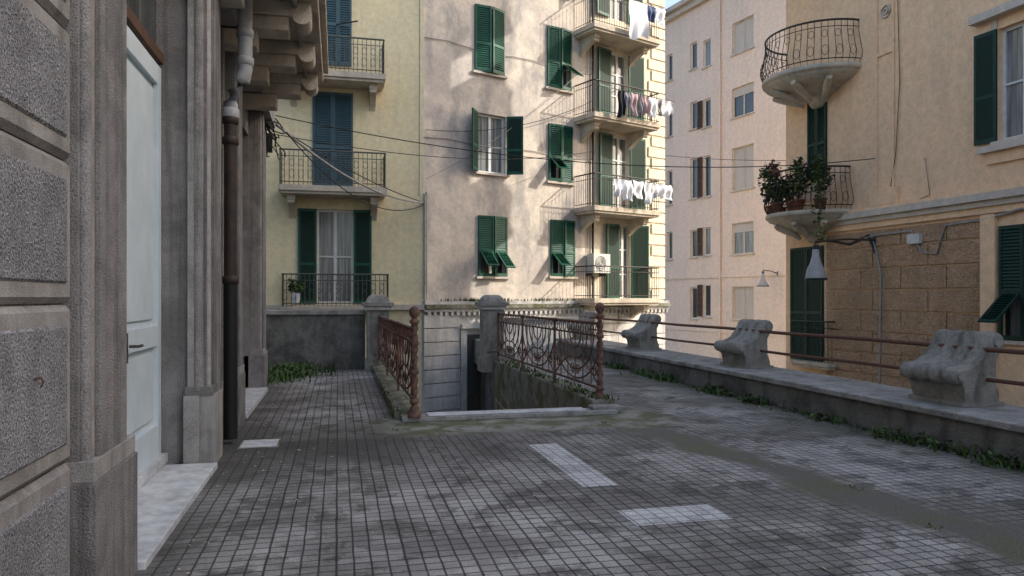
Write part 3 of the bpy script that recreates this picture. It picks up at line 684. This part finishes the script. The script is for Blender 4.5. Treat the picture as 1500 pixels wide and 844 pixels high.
pm.box((-1.248,7.25,0),(-1.17,7.72,4.9),M_pil); pm.tube([(-1.17,7.28,.7),(-1.17,7.28,4.9)],.03,M_smooth,10); pm.box((-1.168,7.31,0),(-1.115,7.66,4.9),M_pil)
pm.box((-1.36,7.17,0),(-1.225,7.72,.66),M_smooth); pm.box((-1.224,7.2,0),(-1.10,7.70,.66),M_smooth); pm.box((-1.35,7.18,.662),(-1.11,7.7,.74),M_pil)
pilaster(8.75,9.1,-1.26,4.6,.6); pilaster(9.4,9.95,-1.17,4.6,.7); pilaster(12.72,13.2,-1.2,4.6,.7); pilaster(13.5,14.0,-1.25,4.6,.6)
pm.box((-1.6,4.5,4.9),(-1.1,7.3,5.2),M_pil); pm.box((-1.42,7.9,4.62),(-1.1,14.0,4.9),M_smooth)
build(pm,'pilasters_and_jambs',he,bevel=.008)
dr=MB(); X0=-1.60
def dbox(x0,x1,y0,y1,z0,z1,m=M_door): dr.box((x0,y0,z0),(x1,y1,z1),m)
dbox(X0-.05,X0,4.5,7.26,.1,3.66,M_door)
for y0,y1 in ((4.52,5.87),(5.9,7.23)):
    for ya,yb in ((y0,y0+.13),(y1-.13,y1)): dbox(X0+.001,X0+.045,ya,yb,.12,3.62)
    for za,zb in ((.12,.42),(1.12,1.3),(3.45,3.62)): dbox(X0+.001,X0+.043,y0+.13,y1-.13,za,zb)
    dbox(X0+.001,X0+.02,y0+.19,y1-.19,.48,1.06); dbox(X0+.001,X0+.02,y0+.19,y1-.19,1.36,3.39)
dbox(X0+.046,X0+.07,5.82,5.94,.12,3.62)
dbox(X0-.02,X0+.06,4.5,7.26,3.662,3.76,M_brn)
dbox(X0-.04,X0-.0,4.5,7.26,3.762,4.9,M_glass)
for yy in (5.2,5.88,6.5): dbox(X0,X0+.04,yy,yy+.05,3.762,4.9,M_giron)
dr.tube([(X0+.07,6.08,1.18),(X0+.13,6.08,1.18),(X0+.13,6.2,1.18)],.012,M_iron,8); dbox(X0+.045,X0+.055,6.03,6.11,1.05,1.28,M_iron)
dbox(X0+.02,X0+.10,4.5,7.26,.06,.14,M_marble)
build(dr,'double_door',he,bevel=.004)
d2=MB(); d2.box((-1.75,9.95,.1),(-1.7,12.7,4.2),M_brn)
for k in range(4): d2.box((-1.7,10.05+k*.66,.3),(-1.67,10.6+k*.66,4.0),M_rustd)
build(d2,'second_door',he)
ds=MB(); ds.box((-1.72,4.55,.0),(-1.06,7.13,.055),M_marble); ds.box((-1.72,9.97,.0),(-1.12,12.7,.08),M_marble); build(ds,'marble_doorsteps',he,bevel=.008)
ba=MB(); yn,yf=7.4,12.0
ba.box((-1.42,yn,4.95),(-.22,yf,5.1),M_lintel); ba.box((-1.42,yn,5.102),(-.14,yf+.08,5.22),M_lintel); ba.box((-1.42,yn,5.222),(-.20,yf+.02,5.75),M_lintel)
for yy in [yf-.02-k*1.38 for k in range(4)]:
    w_=.42
    ba.box((-1.42,yy-w_,4.78),(-.30,yy,4.948),M_lintel); ba.box((-1.42,yy-w_+.04,4.62),(-.55,yy-.04,4.778),M_lintel); ba.box((-1.42,yy-w_+.08,4.42),(-.9,yy-.08,4.618),M_lintel)
    ba.tube([(-.40,yy-w_-.01,4.80),(-.40,yy+.01,4.80)],.10,M_lintel,14)
ba.box((-.5,yn,4.86),(-.45,yf-.1,4.948),M_smooth); ba.box((-1.42,yn,4.88),(-1.3,yf-.1,4.947),M_smooth)
build(ba,'stone_balcony',he,bevel=.015)
dp=MB(); px,py=-1.11,8.32
dp.tube([(px,py,.05),(px,py,1.75)],.072,M_black,14)
dp.tube([(px,py,1.75),(px,py,3.45)],.066,M_pipeb,14)
for z in (1.72,3.2,3.42): dp.lathe((px,py,z),[(.07,-.03),(.085,-.02),(.085,.05),(.07,.06)],M_pipeb,14)
dp.tube([(px,py,3.45),(px,py,3.62),(px+.03,py-.02,3.72),(px+.13,py-.02,3.86),(px+.15,py-.02,3.98),(px+.15,py-.02,7)],.075,M_pipeg,14)
for z in (4.05,4.35): dp.lathe((px+.15,py-.02,z),[(.077,-.03),(.09,-.02),(.09,.05),(.077,.06)],M_pipeg,14)
dp.lathe((px,py,3.5),[(.078,-.05),(.09,-.03),(.09,.05),(.078,.06)],M_pipeg,14)
build(dp,'drain_pipe')
wl=MB(); c=P(393,213,13.3); wl.box(c-Vector((.07,.07,.12)),c+Vector((.07,.07,.12)),M_black); wl.box(c+Vector((-.3,-.02,.1)),c+Vector((.07,.02,.14)),M_black); wl.lathe(c,[(.03,.12),(.09,.14),(.02,.22)],M_black,8); build(wl,'wall_lantern')
# ================================================================== cables
def cable(name,a,b,sag,r,m,n=24):
    mb=MB(); mb.tube([a.lerp(b,i/n)-Vector((0,0,sag*4*(i/n)*(1-i/n))) for i in range(n+1)],r,m,5); build(mb,name)
A0=P(398,176,13.6)
cable('overhead_cable',A0,P(620,297,19.95),.35,.026,M_cableg); cable('overhead_cable',A0+Vector((0,0,.12)),P(621,300,19.95),.75,.012,M_cable)
cable('overhead_cable',A0+Vector((0,0,-.05)),P(619,296,19.95),.15,.012,M_cable)
cable('overhead_cable',A0+Vector((0,0,.1)),P(1310,229,16.6),.55,.010,M_cable,40); cable('overhead_cable',A0+Vector((0,0,-.25)),P(868,222,23.3),.35,.009,M_cable)
cable('overhead_cable',P(470,40,19.9),P(524,31,18.8),0,.02,M_cable); cable('overhead_cable',A0+Vector((.0,.2,.1)),P(410,235,16),.2,.01,M_cable)
cable('overhead_cable',P(975,228,25),P(1310,230,16.6),.12,.008,M_cable)
cable('overhead_cable',P(624,262,19.9),P(868,88,23.2),.3,.010,M_cableg)
cable('overhead_cable',P(624,190,19.9),P(868,148,23.2),.35,.010,M_cable)
mb=MB()
for k in range(9):
    pts=[Vector((-1.2,13.2,4.55))]
    for j in range(6): pts.append(pts[-1]+Vector((random.uniform(-.03,.12),random.uniform(-.05,.15),random.uniform(-.16,.06))))
    mb.tube(pts,.012,M_cable,4)
build(mb,'cable_tangle')
# ================================================================== vegetation, debris
def tuft(mb,c,n,h,sp,mats,w=.012):
    for i in range(n):
        p=Vector(c)+Vector((random.gauss(0,sp[0]),random.gauss(0,sp[1]),0)); a=random.uniform(0,6.28); L=h*random.uniform(.4,1.2); ln=random.uniform(.1,.7)
        d=Vector((math.cos(a)*ln,math.sin(a)*ln,1)).normalized(); s_=Vector((-math.sin(a),math.cos(a),0))*w
        m=random.choice(mats); mid=p+d*L*.6; tip=p+d*L+Vector((math.cos(a),math.sin(a),-.3))*L*.3
        mb.face([p-s_,p+s_,mid+s_*.8,mid-s_*.8],m); mb.face([mid-s_*.8,mid+s_*.8,tip],m)
wd=MB()
for i in range(60):
    y=random.uniform(4.,16.5)
    if random.random()<.25: continue
    k=random.random()**2
    tuft(wd,(5.98+random.uniform(-.08,.09),y,0),int(10+k*60),.05+k*.13,(.06+.06*k,.10+k*.14),[M_leaf,M_leafd,M_leaf],.012)
    if k>.45: clump(wd,(5.95,y,.05),(.16,.22,.06),int(70*k),.06,[M_leaf,M_leafd])
build(wd,'weeds')
wd=MB()
for c,n in (((-.95,15.3,0),420),((-1.15,14.4,0),150),((-.5,15.9,0),120)): tuft(wd,c,n,.26,(.28,.35),[M_leaf,M_leaf,M_leafd],.014)
clump(wd,(-.9,15.2,.1),(.5,.7,.12),420,.09,[M_leaf,M_leaf,M_leafd])
build(wd,'weeds')
wd=MB()
for i in range(60): tuft(wd,(3.5+random.uniform(-.14,.18),random.uniform(9.5,15.8),.16),random.randint(3,14),.07,(.05,.12),[M_leaf,M_leafd],.01)
for i in range(40): tuft(wd,(random.choice((.72,1.0)),random.uniform(9.5,15.8),.1),random.randint(3,9),.05,(.03,.1),[M_leaf,M_leafd],.01)
for c in ((3.9,4.2,0),(5.2,3.9,0),(4.1,5.2,0),(3.2,8.6,0),(5.4,8,0),(5.0,10.5,0),(.66,8.7,0),(.7,9.0,0)): tuft(wd,c,12,.025,(.03,.06),[M_leaf],.006)
build(wd,'weeds')
wd=MB()
for i in range(14): tuft(wd,fg.M@Vector((random.uniform(0,6),-.15,1.45)),30,.12,(.2,.06),[M_leafd,M_leaf],.012)
build(wd,'cornice_weeds')
br=MB()
for k in range(10):
    p=Vector((3.3,random.uniform(10.5,13.5),-.9)); pts=[p]
    for j in range(6): p=p+Vector((random.uniform(-.14,.03),random.uniform(-.14,.14),random.uniform(.06,.16))); pts.append(p)
    br.tube(pts,[.014-.0018*q for q in range(7)],M_dry,4)
build(br,'dry_branches')
lt=MB()
for i in range(760):
    if random.random()<.45: x=random.uniform(-1,6); y=random.uniform(2.2,14)
    elif random.random()<.5: x=6.0-abs(random.gauss(0,.25)); y=random.uniform(3,16)
    else: x=-1.0+abs(random.gauss(0,.35)); y=random.uniform(3,15)
    if .6<x<3.7 and y>9.1: continue
    a=random.uniform(0,6.28); r_=random.uniform(.006,.017)*(1.7 if random.random()<.12 else 1)
    lt.face([(x+r_*math.cos(a),y+r_*math.sin(a),.006),(x+r_*.5*math.cos(a+1.6),y+r_*.5*math.sin(a+1.6),.012),(x-r_*math.cos(a),y-r_*math.sin(a),.008),(x-r_*.5*math.cos(a+1.6),y-r_*.5*math.sin(a+1.6),.005)],M_dry)
build(lt,'leaf_litter')
g=MB(); g.face([(-300,-300,-5),(300,-300,-5),(300,300,-5),(-300,300,-5)],M_street); build(g,'ground')
# ================================================================== light
w=bpy.data.worlds.new('World'); bpy.context.scene.world=w; w.use_nodes=True; nt=w.node_tree
bg=nt.nodes['Background']; sk=nt.nodes.new('ShaderNodeTexSky'); sk.sky_type='NISHITA'; sk.sun_disc=False
EL,AZ=32,104
sk.sun_elevation=R(EL); sk.sun_rotation=R(AZ); sk.dust_density=4; sk.ozone_density=.8
nt.links.new(sk.outputs[0],bg.inputs[0]); bg.inputs[1].default_value=.38
sd=bpy.data.lights.new('sun','SUN'); sd.energy=5.0; sd.angle=R(.5); sd.color=(1,.95,.87)
so=bpy.data.objects.new('sun',sd); bpy.context.scene.collection.objects.link(so)
D=Vector((math.sin(R(AZ))*math.cos(R(EL)),math.cos(R(AZ))*math.cos(R(EL)),math.sin(R(EL))))
so.rotation_euler=(-D).to_track_quat('-Z','Y').to_euler(); so.location=(10,10,30)
cam=bpy.data.cameras.new('camera'); co=bpy.data.objects.new('camera',cam); bpy.context.scene.collection.objects.link(co)
co.location=(0,0,H); co.rotation_euler=(R(90),0,-TH); cam.lens=36*F/1500; cam.sensor_width=36; cam.shift_y=(HV-422)/1500; cam.clip_end=1000; cam.clip_start=.05
bpy.context.scene.camera=co
sc=bpy.context.scene; sc.view_settings.view_transform='Standard'; sc.view_settings.look='None'; sc.view_settings.exposure=0
